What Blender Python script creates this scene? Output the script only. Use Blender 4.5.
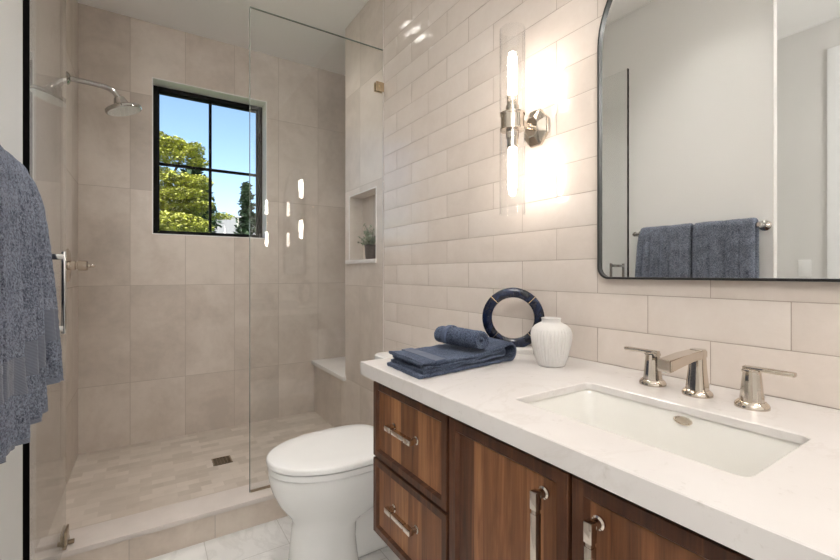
import bpy, bmesh, math, random
from mathutils import Vector, Matrix, noise
from mathutils.geometry import tessellate_polygon

R = math.radians
PI = math.pi
for o in list(bpy.data.objects):
    bpy.data.objects.remove(o)
S = bpy.context.scene
C = S.collection
random.seed(7)

# ------------------------------------------------------------------ camera
cd = bpy.data.cameras.new('camera')
cam = bpy.data.objects.new('camera', cd)
C.objects.link(cam)
cam.location = (0, 0, 1.155)
cam.rotation_euler = (R(90), 0, R(-33.03))
cd.sensor_width = 36
cd.lens = 422 / 840 * 36
cd.shift_y = -7 / 840
cd.clip_start = 0.02
S.camera = cam

# ------------------------------------------------------------------ light
S.view_settings.view_transform = 'Standard'
S.view_settings.look = 'None'
S.view_settings.gamma = 1
S.view_settings.use_curve_mapping = False
S.view_settings.exposure = 0.42

CAN_E = 270.0        # recessed downlight emission
BULB_E = 33.0       # sconce bulb emission
FILL_GLOBE_E = 46.0       # emission of the added, unseen fill globe
SKY_E = 0.20
SUN_E = 8.0

w = bpy.data.worlds.new('sky')
S.world = w
w.use_nodes = True
wn = w.node_tree
sky = wn.nodes.new('ShaderNodeTexSky')
sky.sky_type = 'NISHITA'
sky.sun_disc = False
sky.sun_elevation = R(48)
sky.sun_rotation = R(200)
sky.air_density = 1.0
sky.dust_density = 0.6
sky.ozone_density = 2.0
bg = wn.nodes['Background']
wn.links.new(sky.outputs[0], bg.inputs[0])
bg.inputs[1].default_value = SKY_E

sd = bpy.data.lights.new('sun', 'SUN')
sd.energy = SUN_E
sd.angle = R(0.6)
sd.color = (1, .95, .86)
sun = bpy.data.objects.new('sun', sd)
C.objects.link(sun)
sun.location = (0, -6, 12)
sun.rotation_euler = (R(42), 0, R(-25))

# ------------------------------------------------------------------ helpers
ORG = {}


def new_mesh_obj(name, bm, mat, parent=None, smooth=35, origin=None):
    """link a bmesh (in world coordinates) as one mesh object"""
    bmesh.ops.recalc_face_normals(bm, faces=bm.faces)
    if parent is not None:
        org = ORG[parent.name]
    elif origin is not None:
        org = Vector(origin)
    else:
        xs = [v.co.x for v in bm.verts]; ys = [v.co.y for v in bm.verts]; zs = [v.co.z for v in bm.verts]
        org = Vector(((min(xs) + max(xs)) / 2, (min(ys) + max(ys)) / 2, min(zs)))
    bmesh.ops.translate(bm, verts=bm.verts, vec=-org)
    me = bpy.data.meshes.new(name)
    bm.to_mesh(me)
    bm.free()
    if smooth:
        me.shade_smooth()
        me.set_sharp_from_angle(angle=R(smooth))
    for m in (mat if isinstance(mat, (list, tuple)) else [mat]):
        me.materials.append(m)
    o = bpy.data.objects.new(name, me)
    C.objects.link(o)
    if parent is not None:
        o.parent = parent
    else:
        o.location = org
    ORG[o.name] = org.copy()
    return o


obj = new_mesh_obj


def thing(name, loc, label, cat, group=None):
    o = bpy.data.objects.new(name, None)
    o.empty_display_size = 0.05
    C.objects.link(o)
    o.location = loc
    ORG[o.name] = Vector(loc)
    return tag(o, label, cat, group)


def tag(o, label=None, cat=None, group=None, kind=None):
    if label: o['label'] = label
    if cat: o['category'] = cat
    if group: o['group'] = group
    if kind: o['kind'] = kind
    return o


def struct(name, bm, mat, label=None, cat=None, smooth=35):
    o = obj(name, bm, mat, None, smooth)
    return tag(o, label, cat, None, 'structure')


def copy_tree(o, parent=None):
    c = o.copy()
    C.objects.link(c)
    if parent is not None:
        c.parent = parent
    for ch in [q for q in bpy.data.objects if q.parent == o]:
        copy_tree(ch, c)
    return c


def BM():
    return bmesh.new()


def box(bm, x0, x1, y0, y1, z0, z1, bev=0, seg=2, mi=0):
    vs = [bm.verts.new(p) for p in ((x0, y0, z0), (x1, y0, z0), (x1, y1, z0), (x0, y1, z0),
                                    (x0, y0, z1), (x1, y0, z1), (x1, y1, z1), (x0, y1, z1))]
    fs = [bm.faces.new([vs[i] for i in f]) for f in ((0, 3, 2, 1), (4, 5, 6, 7), (0, 1, 5, 4), (1, 2, 6, 5), (2, 3, 7, 6), (3, 0, 4, 7))]
    for f in fs: f.material_index = mi
    if bev > 0:
        es = list({e for f in fs for e in f.edges})
        bmesh.ops.bevel(bm, geom=es, offset=bev, segments=seg, affect='EDGES', profile=.5)
    return bm


def frame_of(d):
    d = Vector(d).normalized()
    a = Vector((0, 0, 1)) if abs(d.z) < .9 else Vector((1, 0, 0))
    u = d.cross(a).normalized()
    return u, d.cross(u).normalized(), d


def lathe(bm, prof, base=(0, 0, 0), axis=(0, 0, 1), n=32, cap0=True, cap1=True, fn=None):
    """prof: list of (radius, height along axis)"""
    u, v, d = frame_of(axis)
    base = Vector(base)
    rings = []
    for r, h in prof:
        ring = []
        for i in range(n):
            a = 2 * PI * i / n
            rr = r if fn is None else fn(r, h, a)
            ring.append(bm.verts.new(base + d * h + (u * math.cos(a) + v * math.sin(a)) * rr))
        rings.append(ring)
    for k in range(len(rings) - 1):
        for i in range(n):
            j = (i + 1) % n
            bm.faces.new((rings[k][i], rings[k][j], rings[k + 1][j], rings[k + 1][i]))
    if cap0: bm.faces.new(rings[0][::-1])
    if cap1: bm.faces.new(rings[-1])
    return bm


def cyl(bm, p, q, r0, r1=None, n=24):
    p, q = Vector(p), Vector(q)
    return lathe(bm, [(r0, 0), (r1 if r1 is not None else r0, (q - p).length)], p, q - p, n)


def tube(bm, pts, r, n=16, cap=True):
    pts = [Vector(p) for p in pts]
    rings = []
    u = None
    for i, p in enumerate(pts):
        t = (pts[min(i + 1, len(pts) - 1)] - pts[max(i - 1, 0)]).normalized()
        if u is None:
            u = frame_of(t)[0]
        u = (u - t * u.dot(t)).normalized()
        v = t.cross(u)
        rr = r[i] if isinstance(r, (list, tuple)) else r
        rings.append([bm.verts.new(p + (u * math.cos(2 * PI * k / n) + v * math.sin(2 * PI * k / n)) * rr) for k in range(n)])
    for a, b in zip(rings, rings[1:]):
        for i in range(n):
            j = (i + 1) % n
            bm.faces.new((a[i], a[j], b[j], b[i]))
    if cap:
        bm.faces.new(rings[0][::-1]); bm.faces.new(rings[-1])
    return bm


def loft(bm, loops, cap0=True, cap1=True, closed=True):
    rings = [[bm.verts.new(p) for p in L] for L in loops]
    n = len(rings[0])
    for a, b in zip(rings, rings[1:]):
        for i in range(n if closed else n - 1):
            j = (i + 1) % n
            bm.faces.new((a[i], a[j], b[j], b[i]))
    if cap0: bm.faces.new(rings[0][::-1])
    if cap1: bm.faces.new(rings[-1])
    return bm


def rrect(x0, x1, y0, y1, r, n=6):
    """rounded rectangle, counter-clockwise list of (x,y)"""
    out = []
    for cx, cy, a0 in ((x1 - r, y1 - r, 0), (x0 + r, y1 - r, 90), (x0 + r, y0 + r, 180), (x1 - r, y0 + r, 270)):
        for k in range(n + 1):
            a = R(a0 + 90 * k / n)
            out.append((cx + r * math.cos(a), cy + r * math.sin(a)))
    return out


def bezier_arc(pts, n=8):
    """Catmull-Rom through points"""
    P = [Vector(p) for p in pts]
    P = [P[0] * 2 - P[1]] + P + [P[-1] * 2 - P[-2]]
    out = []
    for i in range(1, len(P) - 2):
        for k in range(n):
            t = k / n
            a, b, c, d = P[i - 1], P[i], P[i + 1], P[i + 2]
            out.append(.5 * ((2 * b) + (c - a) * t + (2 * a - 5 * b + 4 * c - d) * t * t + (3 * b - a - 3 * c + d) * t ** 3))
    out.append(P[-2])
    return out


# ------------------------------------------------------------------ materials
class M:
    """small node-tree writer"""
    def __init__(s, name):
        s.m = bpy.data.materials.new(name)
        s.m.use_nodes = True
        s.t = s.m.node_tree
        s.b = s.t.nodes['Principled BSDF']
        s.out = s.t.nodes['Material Output']

    def n(s, kind, **kw):
        nd = s.t.nodes.new('ShaderNode' + kind)
        for k, v in kw.items():
            if k.startswith('_'):
                setattr(nd, k[1:], v)
        return nd

    def l(s, a, b):
        s.t.links.new(a, b)

    def math(s, op, a, b=None):
        nd = s.t.nodes.new('ShaderNodeMath'); nd.operation = op
        for i, q in enumerate((a, b)):
            if q is None: continue
            if isinstance(q, (int, float)): nd.inputs[i].default_value = q
            else: s.l(q, nd.inputs[i])
        return nd.outputs[0]

    def pos(s):
        nd = s.t.nodes.new('ShaderNodeNewGeometry')
        return nd.outputs['Position']

    def objco(s):
        return s.t.nodes.new('ShaderNodeTexCoord').outputs['Object']

    def sep(s, v):
        nd = s.t.nodes.new('ShaderNodeSeparateXYZ'); s.l(v, nd.inputs[0]); return nd.outputs

    def comb(s, x, y, z=0.0):
        nd = s.t.nodes.new('ShaderNodeCombineXYZ')
        for i, q in enumerate((x, y, z)):
            if isinstance(q, (int, float)): nd.inputs[i].default_value = q
            else: s.l(q, nd.inputs[i])
        return nd.outputs[0]

    def noise(s, v, scale, detail=3, rough=.5, dist=0.0):
        nd = s.t.nodes.new('ShaderNodeTexNoise')
        if v is not None: s.l(v, nd.inputs['Vector'])
        nd.inputs['Scale'].default_value = scale
        nd.inputs['Detail'].default_value = detail
        nd.inputs['Roughness'].default_value = rough
        nd.inputs['Distortion'].default_value = dist
        return nd.outputs[0]

    def ramp(s, f, stops):
        nd = s.t.nodes.new('ShaderNodeValToRGB')
        cr = nd.color_ramp
        while len(cr.elements) < len(stops): cr.elements.new(.5)
        for e, (p, c) in zip(cr.elements, stops):
            e.position = p; e.color = (*c, 1) if len(c) == 3 else c
        s.l(f, nd.inputs[0])
        return nd.outputs[0]

    def mix(s, f, a, b, mode='MIX'):
        nd = s.t.nodes.new('ShaderNodeMix'); nd.data_type = 'RGBA'; nd.blend_type = mode
        for i, q in ((0, f), (6, a), (7, b)):
            if isinstance(q, (int, float)): nd.inputs[i].default_value = q
            elif isinstance(q, tuple): nd.inputs[i].default_value = (*q, 1)
            else: s.l(q, nd.inputs[i])
        return nd.outputs[2]

    def bump(s, h, strength=.3, dist=.01, normal=None):
        nd = s.t.nodes.new('ShaderNodeBump')
        nd.inputs['Strength'].default_value = strength
        nd.inputs['Distance'].default_value = dist
        s.l(h, nd.inputs['Height'])
        if normal is not None: s.l(normal, nd.inputs['Normal'])
        s.l(nd.outputs[0], s.b.inputs['Normal'])
        return nd.outputs[0]

    def set(s, color=None, rough=None, metal=None, spec=None, coat=None):
        for k, v in (('Base Color', color), ('Roughness', rough), ('Metallic', metal), ('Specular IOR Level', spec), ('Coat Weight', coat)):
            if v is None: continue
            i = s.b.inputs[k]
            if isinstance(v, (int, float)): i.default_value = v
            elif isinstance(v, tuple): i.default_value = (*v, 1)
            else: s.l(v, i)
        return s


def plain(name, col, rough=.5, metal=0, spec=.5, var=.04, scale=9):
    m = M(name)
    f = m.noise(m.objco(), scale, 3)
    lo = tuple(max(0, c * (1 - var)) for c in col); hi = tuple(min(1, c * (1 + var)) for c in col)
    m.set(m.ramp(f, [(.3, lo), (.7, hi)]), rough, metal, spec)
    return m.m


def glass(name, tint=(1, 1, 1), ior=1.5, rough=0.0):
    m = M(name)
    tr = m.n('BsdfTransparent'); tr.inputs[0].default_value = (*tint, 1)
    gl = m.n('BsdfGlossy'); gl.inputs['Roughness'].default_value = rough
    lw = m.n('LayerWeight'); lw.inputs['Blend'].default_value = .5
    f0 = ((ior - 1) / (ior + 1)) ** 2
    fr = m.math('ADD', m.math('MULTIPLY', m.math('POWER', lw.outputs['Facing'], 5.0), 1 - f0), f0)
    mx = m.n('MixShader')
    m.l(fr, mx.inputs[0]); m.l(tr.outputs[0], mx.inputs[1]); m.l(gl.outputs[0], mx.inputs[2])
    m.l(mx.outputs[0], m.out.inputs[0])
    return m.m


def emit(name, col, e):
    m = M(name)
    m.set((.9, .9, .9), .5)
    m.b.inputs['Emission Color'].default_value = (*col, 1)
    m.b.inputs['Emission Strength'].default_value = e
    return m.m


def big_tile(name, axis, off_h, off_v=.458, bw=.3085, rh=.617, cols=((.60, .53, .47), (.67, .605, .545)), mortar=(.46, .40, .35), rough=.3, msz=.0016):
    m = M(name)
    p = m.pos(); x, y, z = m.sep(p)
    h = x if axis == 'x' else y
    hh = m.math('SUBTRACT', h, off_h - 20 * bw); vv = m.math('SUBTRACT', z, off_v - 4 * rh)
    br = m.n('TexBrick', _offset=0.0, _squash=1.0)
    m.l(m.comb(hh, vv), br.inputs['Vector'])
    br.inputs['Color1'].default_value = (0, 0, 0, 1); br.inputs['Color2'].default_value = (1, 1, 1, 1)
    br.inputs['Mortar'].default_value = (.5, .5, .5, 1)
    for k, v in (('Scale', 1), ('Mortar Size', msz), ('Mortar Smooth', .1), ('Bias', 0), ('Brick Width', bw), ('Row Height', rh)):
        br.inputs[k].default_value = v
    q = m.n('VectorMath', _operation='ADD'); m.l(p, q.inputs[0])
    sc = m.n('VectorMath', _operation='SCALE'); m.l(br.outputs[0], sc.inputs[0]); sc.inputs['Scale'].default_value = 7
    m.l(sc.outputs[0], q.inputs[1])
    n1 = m.noise(q.outputs[0], 3.2, 6, .6, .6)
    n2 = m.noise(q.outputs[0], 26, 5, .65)
    f = m.math('ADD', m.math('MULTIPLY', n1, .62), m.math('ADD', m.math('MULTIPLY', n2, .22), m.math('MULTIPLY', m.sep(br.outputs[0])[0], .16)))
    c1, c2 = cols
    dk = tuple(c * .86 for c in c1)
    col = m.ramp(f, [(.34, dk), (.46, c1), (.58, c2), (.72, tuple(min(1, c * 1.07) for c in c2))])
    col = m.mix(br.outputs[1], col, mortar)
    m.set(col, m.math('ADD', rough, m.math('MULTIPLY', br.outputs[1], .4)), 0, .5)
    hgt = m.math('SUBTRACT', m.math('MULTIPLY', n2, .05), br.outputs[1])
    m.bump(hgt, .35, .002)
    return m.m


def brick_floor(name, bw, rh, c1, c2, mortar, rough, msz, vein=None, off=.5, ox=0, oy=0, swap=False, rnd=.35):
    m = M(name)
    p = m.pos(); x, y, z = m.sep(p)
    a, b = (m.math('ADD', y, 10 + oy), m.math('ADD', x, 10 + ox)) if swap else (m.math('ADD', x, 10 + ox), m.math('ADD', y, 10 + oy))
    br = m.n('TexBrick', _offset=off)
    m.l(m.comb(a, b), br.inputs['Vector'])
    br.inputs['Color1'].default_value = (0, 0, 0, 1); br.inputs['Color2'].default_value = (1, 1, 1, 1)
    br.inputs['Mortar'].default_value = (.5, .5, .5, 1)
    for k, v in (('Scale', 1), ('Mortar Size', msz), ('Mortar Smooth', .1), ('Bias', 0), ('Brick Width', bw), ('Row Height', rh)):
        br.inputs[k].default_value = v
    n1 = m.noise(p, 6, 6, .6, .8)
    f = m.math('ADD', m.math('MULTIPLY', n1, 1 - rnd), m.math('MULTIPLY', m.sep(br.outputs[0])[0], rnd))
    col = m.ramp(f, [(.25, c1), (.75, c2)])
    if vein:
        v = m.noise(p, 2.2, 8, .62, 1.6)
        vm = m.math('ABSOLUTE', m.math('SUBTRACT', v, .5))
        col = m.mix(m.ramp(vm, [(0, (.3, .3, .3)), (.04, (0, 0, 0))]), col, vein)
    col = m.mix(br.outputs[1], col, mortar)
    m.set(col, rough, 0, .5)
    m.bump(m.math('MULTIPLY', br.outputs[1], -1.0), .3, .002)
    return m.m


def zellige():
    m = M('glazed_tile')
    at = m.n('Attribute', _attribute_name='tile')
    r = m.sep(at.outputs['Vector'])
    p = m.pos()
    n1 = m.noise(p, 9, 5, .6, .4); n2 = m.noise(p, 60, 4, .6)
    f = m.math('ADD', m.math('MULTIPLY', r[0], .26), m.math('ADD', m.math('MULTIPLY', n1, .56), m.math('MULTIPLY', n2, .18)))
    col = m.ramp(f, [(.2, (.60, .53, .475)), (.5, (.66, .59, .535)), (.8, (.71, .65, .60))])
    m.set(col, m.math('ADD', .09, m.math('MULTIPLY', n1, .10)), 0, .5)
    m.bump(m.math('ADD', n1, m.math('MULTIPLY', n2, .12)), .22, .006)
    return m.m


def terry(name, dark, light, sc=260, sheen=.5):
    m = M(name)
    p = m.objco()
    v = m.n('TexVoronoi'); m.l(p, v.inputs['Vector']); v.inputs['Scale'].default_value = 330
    n1 = m.noise(p, sc, 3, .7); n2 = m.noise(p, 22, 4, .6)
    f = m.math('ADD', m.math('MULTIPLY', n1, .75), m.math('MULTIPLY', n2, .25))
    m.set(m.ramp(f, [(.36, dark), (.62, light)]), .95, 0, .1)
    m.b.inputs['Sheen Weight'].default_value = sheen
    m.b.inputs['Sheen Roughness'].default_value = .5
    m.b.inputs['Sheen Tint'].default_value = (.55, .62, .78, 1)
    h = m.math('ADD', m.math('MULTIPLY', v.outputs['Distance'], -.8), n1)
    m.bump(h, .9, .004)
    return m.m


def woven(name, c0, c1):
    m = M(name)
    p = m.objco(); x, y, z = m.sep(p)
    wv = m.n('TexWave', _wave_type='BANDS', _bands_direction='Z'); m.l(p, wv.inputs['Vector'])
    wv.inputs['Scale'].default_value = 100; wv.inputs['Distortion'].default_value = .4
    m.set(m.ramp(wv.outputs[1], [(.2, c0), (.8, c1)]), .85, 0, .2)
    m.b.inputs['Sheen Weight'].default_value = .3
    m.bump(wv.outputs[1], .5, .002)
    return m.m


def walnut(name, tone=None):
    """walnut with vertical grain; board tone from the mesh attribute 'tone' (or a constant)"""
    m = M(name)
    p = m.pos(); x, y, z = m.sep(p)
    if tone is None:
        at = m.n('Attribute', _attribute_name='tone'); rid = m.sep(at.outputs['Vector'])
        t0, t1, t2 = rid[0], rid[1], rid[2]
    else:
        t0, t1, t2 = tone, 0.3, 0.6
    gv = m.comb(m.math('ADD', m.math('MULTIPLY', m.math('ADD', x, y), 34), m.math('MULTIPLY', t1, 40) if tone is None else t1), m.math('MULTIPLY', t2, 13) if tone is None else t2, m.math('MULTIPLY', z, 2.2))
    g1 = m.noise(gv, 1.0, 6, .62, 1.1)
    fv = m.comb(m.math('MULTIPLY', m.math('ADD', x, y), 320), t1, m.math('MULTIPLY', z, 6))
    g2 = m.noise(fv, 1.0, 3, .6)
    base = m.math('MULTIPLY', t0, .42) if tone is None else .42 * tone
    f = m.math('ADD', m.math('ADD', m.math('MULTIPLY', g1, .50), m.math('MULTIPLY', g2, .14)), base)
    col = m.ramp(f, [(.25, (.026, .010, .006)), (.40, (.080, .030, .014)), (.55, (.19, .078, .032)), (.74, (.40, .19, .08))])
    m.set(col, m.math('ADD', .32, m.math('MULTIPLY', g2, .15)), 0, .28)
    m.bump(g2, .12, .001)
    return m.m


def quartz():
    m = M('white_quartz')
    p = m.pos()
    v = m.noise(p, 1.9, 8, .62, 1.8)
    vm = m.math('ABSOLUTE', m.math('SUBTRACT', v, .5))
    n1 = m.noise(p, 4, 5, .6); n2 = m.noise(p, 42, 4, .7)
    col = m.ramp(n1, [(.3, (.665, .635, .615)), (.7, (.715, .69, .675))])
    col = m.mix(m.ramp(vm, [(0, (.22, .22, .22)), (.018, (0, 0, 0))]), col, (.55, .50, .465))
    col = m.mix(m.ramp(n2, [(.62, (0, 0, 0)), (.74, (.55, .55, .55))]), col, (.52, .485, .455))
    m.set(col, .22, 0, .5)
    return m.m


def navy_resin():
    m = M('navy_agate')
    p = m.objco()
    n1 = m.noise(p, 14, 6, .65, 1.5)
    m.set(m.ramp(n1, [(.40, (.002, .003, .009)), (.54, (.006, .011, .036)), (.70, (.03, .055, .13))]), .16, 0, .4)
    return m.m


def chrome_mat(name, col, rough):
    m = M(name)
    n1 = m.noise(m.objco(), 60, 2)
    m.set(col, m.math('ADD', rough, m.math('MULTIPLY', n1, .03)), 1.0)
    return m.m


MAT = dict(
    zellige=zellige(),
    grout=plain('tile_grout', (.40, .335, .285), .9),
    back=big_tile('limestone_tile_back', 'x', -.083),
    side=big_tile('limestone_tile_side', 'y', 2.404),
    bench_front=big_tile('limestone_tile_bench', 'y', 2.404),
    curb_front=big_tile('limestone_tile_curb', 'x', -.055, off_v=-.49, bw=.3085, cols=((.60, .515, .44), (.67, .59, .51))),
    mosaic=brick_floor('shower_mosaic', .105, .052, (.47, .41, .35), (.63, .565, .50), (.54, .48, .42), .4, .0012, rnd=.42),
    floor=brick_floor('marble_floor', .61, .305, (.73, .725, .71), (.80, .795, .785), (.52, .51, .49), .2, .0015, vein=(.50, .49, .475), ox=.16, oy=.08, swap=True),
    paint=plain('white_wall_paint', (.855, .865, .865), .6, var=.01, scale=2),
    ceil=plain('white_ceiling_paint', (.90, .895, .88), .7, var=.01, scale=2),
    entry=plain('entry_shaded_paint', (.68, .67, .65), .6, var=.01, scale=2),  # greyer than the white walls, standing in for dimmer light in the entry
    reveal=plain('white_reveal', (.82, .81, .79), .4, var=.01),
    quartz=quartz(),
    porcelain=plain('porcelain', (.80, .80, .785), .07, var=.01, spec=.5),
    basin=plain('basin_porcelain', (.80, .785, .745), .1, var=.01),
    plastic=plain('white_plastic', (.82, .82, .81), .10, var=.01),
    nickel=chrome_mat('polished_nickel', (.64, .575, .50), .05),
    chrome=chrome_mat('chrome', (.50, .49, .475), .05),
    champagne=chrome_mat('champagne_bronze', (.60, .48, .32), .2),
    drainm=chrome_mat('drain_bronze', (.35, .28, .2), .3),
    black=plain('black_metal', (.008, .008, .008), .35, var=.1),
    bronze=plain('window_black', (.005, .0045, .004), .55, var=.1, spec=.15),
    seal=plain('black_seal', (.003, .003, .003), .9, var=.1, spec=.05),
    dark=plain('dark_void', (.01, .01, .01), .8),
    mirror=chrome_mat('mirror_silver', (.88, .89, .88), 0.0),
    shower_glass=glass('shower_glass', (.992, .996, .993), 1.5),
    tube_glass=glass('sconce_glass', (.985, .985, .985), 1.45),
    glass_edge=plain('glass_edge', (.20, .24, .22), .15, var=.05),
    cap=plain('curb_stone', (.62, .565, .525), .45, var=.05),
    window_glass=glass('window_glass', (.97, .98, .98), 1.18),
    towel=terry('terry_slate_blue', (.035, .043, .068), (.27, .305, .38), 190, .35),
    towel2=terry('terry_indigo', (.010, .015, .034), (.10, .13, .20), 230, .25),
    border=woven('woven_border', (.11, .126, .17), (.19, .213, .27)),
    border2=woven('woven_border_indigo', (.045, .065, .12), (.085, .115, .19)),
    walnut=walnut('walnut_veneer'),
    walnut_frame=walnut('walnut_frame', .10),
    gap_shade=plain('shadow_gap_tone', (.035, .017, .010), .5, var=.3),  # near-black tone for the shade in the gap behind the fronts
    vase=plain('matte_ceramic', (.64, .62, .60), .75, var=.04),
    stone=plain('white_stone', (.76, .74, .72), .4, var=.05),
    navy=navy_resin(),
    brass=chrome_mat('brass_inlay', (.75, .58, .32), .2),
    pot=plain('dark_pot', (.045, .032, .026), .6, var=.2),
    leaf=plain('grey_green_leaf', (.24, .29, .21), .6, var=.4, scale=30),
    bulb=emit('bulb_glow', (1, .90, .79), BULB_E),
    can=emit('downlight_glow', (1, .95, .895), CAN_E),
    fill_globe=emit('fill_globe_glow', (1, .965, .925), FILL_GLOBE_E),  # glow of the added fill globe
    maple=plain('maple_leaf', (.40, .41, .085), .6, var=.75, scale=11),
    conifer=plain('conifer_needle', (.035, .065, .03), .8, var=.5, scale=3),
    bark=plain('bark', (.09, .06, .04), .9, var=.3),
    grass=plain('lawn', (.10, .16, .05), .9, var=.3),
    roof=plain('grey_shingle', (.20, .20, .195), .9, var=.12, scale=14),
    siding=plain('neighbour_siding', (.55, .53, .5), .8, var=.05),
)

# ------------------------------------------------------------------ room dimensions (metres)
W = 1.118            # tiled vanity wall
XL = -.342           # left wall
YB = 3.26            # window wall of the shower
ZT = 2.785           # ceiling
ZC = .8925           # countertop
YG = 2.096           # glass panel plane

# ------------------------------------------------------------------ setting
struct('floor', box(BM(), -1.60, W, -1.3, 2.03, -.1, 0), MAT['floor'], 'white marble bathroom floor in large tiles', 'floor')
struct('floor_shower', box(BM(), XL - .01, 1.2, 2.16, YB + .01, -.1, .06), MAT['mosaic'], 'beige mosaic shower floor behind the curb', 'floor')
CANS = ((.45, 1.45, 'recessed ceiling light above the toilet'), (.12, 1.0, 'recessed ceiling light above the middle of the floor'), (.12, 2.42, 'recessed ceiling light in the shower near the shower head'), (.72, 2.40, 'added recessed ceiling light in the shower near the niche'),  # second shower can is added to brighten the shower
        (.45, -.6, 'recessed ceiling light behind the camera'))
bm = BM()
rect = [(-1.60, -1.3), (1.62, -1.3), (1.62, YB + .2), (-1.60, YB + .2)]
holes = [[(x + .066 * math.cos(2 * PI * k / 32), y + .066 * math.sin(2 * PI * k / 32)) for k in range(32)] for x, y, _ in CANS]
polys = [rect] + holes
allv = [bm.verts.new((x, y, ZT)) for P in polys for x, y in P]
for tri in tessellate_polygon([[Vector((x, y, 0)) for x, y in P] for P in polys]):
    bm.faces.new([allv[i] for i in tri])
box(bm, -1.60, 1.62, -1.3, YB + .2, ZT + .13, ZT + .16)
for (a, b, c, d) in ((-1.60, 1.62, -1.3, -1.28), (-1.60, 1.62, YB + .18, YB + .2), (-1.60, -1.58, -1.28, YB + .18), (1.60, 1.62, -1.28, YB + .18)):
    box(bm, a, b, c, d, ZT + .0005, ZT + .13)
struct('ceiling', bm, MAT['ceil'], 'plain white ceiling over bathroom and shower', 'ceiling')

# vanity wall: individual glazed tiles laid in running bond
bm = BM()
lay = bm.loops.layers.float_color.new('tile')
TP, TW = .1015, .297
z0 = ZC - 9 * TP
rng = random.Random(3)
row = 0
while z0 + row * TP < ZT:
    a = z0 + row * TP
    zlo, zhi = max(a, 0.0), min(a + TP, ZT)
    off = .1645 if (row % 2 == 1) else .016       # row 9 starts at the counter with joints at .1645 + k*.297
    k = -5
    while True:
        ya = off + k * TW
        k += 1
        ylo, yhi = max(ya, -1.3), min(ya + TW, 2.098)
        if ya > 2.09: break
        if yhi - ylo < .01: continue
        g = .0009
        r0 = rng.random(); ty = rng.gauss(0, .0022); tz = rng.gauss(0, .003); sd = rng.random() * 50
        ny, nz = 9, 5
        grid = []
        for i in range(ny):
            col_ = []
            for j in range(nz):
                fy = [0, .012, .1, .3, .5, .7, .9, .988, 1][i]; fz = [0, .04, .5, .96, 1][j]
                y = ylo + g + (yhi - ylo - 2 * g) * fy; z = zlo + g + (zhi - zlo - 2 * g) * fz
                x = W + ty * (y - (ylo + yhi) / 2) + tz * (z - (zlo + zhi) / 2) + .0005 * noise.noise((y * 9 + sd, z * 9, sd))
                if i in (0, ny - 1) or j in (0, nz - 1): x += .0005
                col_.append(bm.verts.new((x, y, z)))
            grid.append(col_)
        for i in range(ny - 1):
            for j in range(nz - 1):
                fc = bm.faces.new((grid[i][j], grid[i + 1][j], grid[i + 1][j + 1], grid[i][j + 1]))
                for lp in fc.loops: lp[lay] = (r0, r0, r0, 1)
    row += 1
nt = len(bm.faces)
box(bm, W + .0016, W + .12, -1.3, 2.10, 0, ZT, mi=1)
struct('wall_right', bm, [MAT['zellige'], MAT['grout']], 'vanity wall of glossy pinkish beige running bond tiles', 'wall', smooth=50)

# shower side wall with the niche
bm = BM()
NY0, NY1, NZ0, NZ1 = 2.187, 2.565, 1.236, 1.650
box(bm, W, 1.50, 2.098, 2.635, 0, NZ0)
box(bm, W, 1.50, 2.098, 2.635, NZ1, ZT)
box(bm, W, 1.50, 2.098, NY0, NZ0, NZ1)
box(bm, W, 1.50, NY1, 2.635, NZ0, NZ1)
box(bm, W + .095, 1.50, NY0, NY1, NZ0, NZ1)
struct('wall_niche', bm, MAT['side'], 'tiled shower wall holding the recessed niche', 'wall')
struct('trim_1', box(BM(), W - .012, W + .095, NY0 - .008, NY1 + .045, NZ0 - .022, NZ0 + .002, .002), MAT['stone'], 'white stone sill of the shower niche', 'trim')
bm = BM()
box(bm, W - .002, W + .002, NY0 - .006, NY0 + .001, NZ0, NZ1 + .006)
box(bm, W - .002, W + .002, NY1 - .001, NY1 + .006, NZ0, NZ1 + .006)
box(bm, W - .002, W + .002, NY0, NY1, NZ1 - .001, NZ1 + .006)
struct('trim_2', bm, MAT['stone'], 'thin pale edge trim around the shower niche', 'trim')
struct('trim_3', box(BM(), W - .003, W + .004, 2.094, 2.102, .125, ZT), MAT['cap'], 'slim pale trim where small tiles meet shower tiles', 'trim')

# bench in the alcove behind the niche wall
struct('wall_alcove', box(BM(), 1.47, 1.60, 2.60, YB + .01, 0, ZT), MAT['side'], 'tiled end wall of the bench alcove', 'wall')
struct('trim_4', box(BM(), W + .002, 1.47, 2.636, YB, .0, .436), MAT['bench_front'], 'tiled front of the built in shower bench', 'trim')
struct('trim_5', box(BM(), W - .022, 1.47, 2.624, YB, .437, .466, .003), MAT['stone'], 'white stone seat slab of the shower bench', 'trim')

# window wall
WX0, WX1, WZ0, WZ1 = .035, .757, 1.409, 2.432
bm = BM()
box(bm, XL - .13, WX0, YB, YB + .18, 0, ZT)
box(bm, WX1, 1.62, YB, YB + .18, 0, ZT)
box(bm, WX0, WX1, YB, YB + .18, 0, WZ0)
box(bm, WX0, WX1, YB, YB + .18, WZ1, ZT)
struct('wall_back', bm, MAT['back'], 'large format beige tile wall around the window', 'wall')
bm = BM()
t_ = .006
box(bm, WX0 - .001, WX0 + t_, YB - .003, YB + .18, WZ0, WZ1)
box(bm, WX1 - t_, WX1 + .001, YB - .003, YB + .18, WZ0, WZ1)
box(bm, WX0 + t_, WX1 - t_, YB - .003, YB + .18, WZ1 - t_, WZ1 + .001)
box(bm, WX0 + t_, WX1 - t_, YB - .003, YB + .18, WZ0 - .001, WZ0 + t_)
struct('trim_6', bm, MAT['reveal'], 'white lining of the window recess', 'trim')

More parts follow.
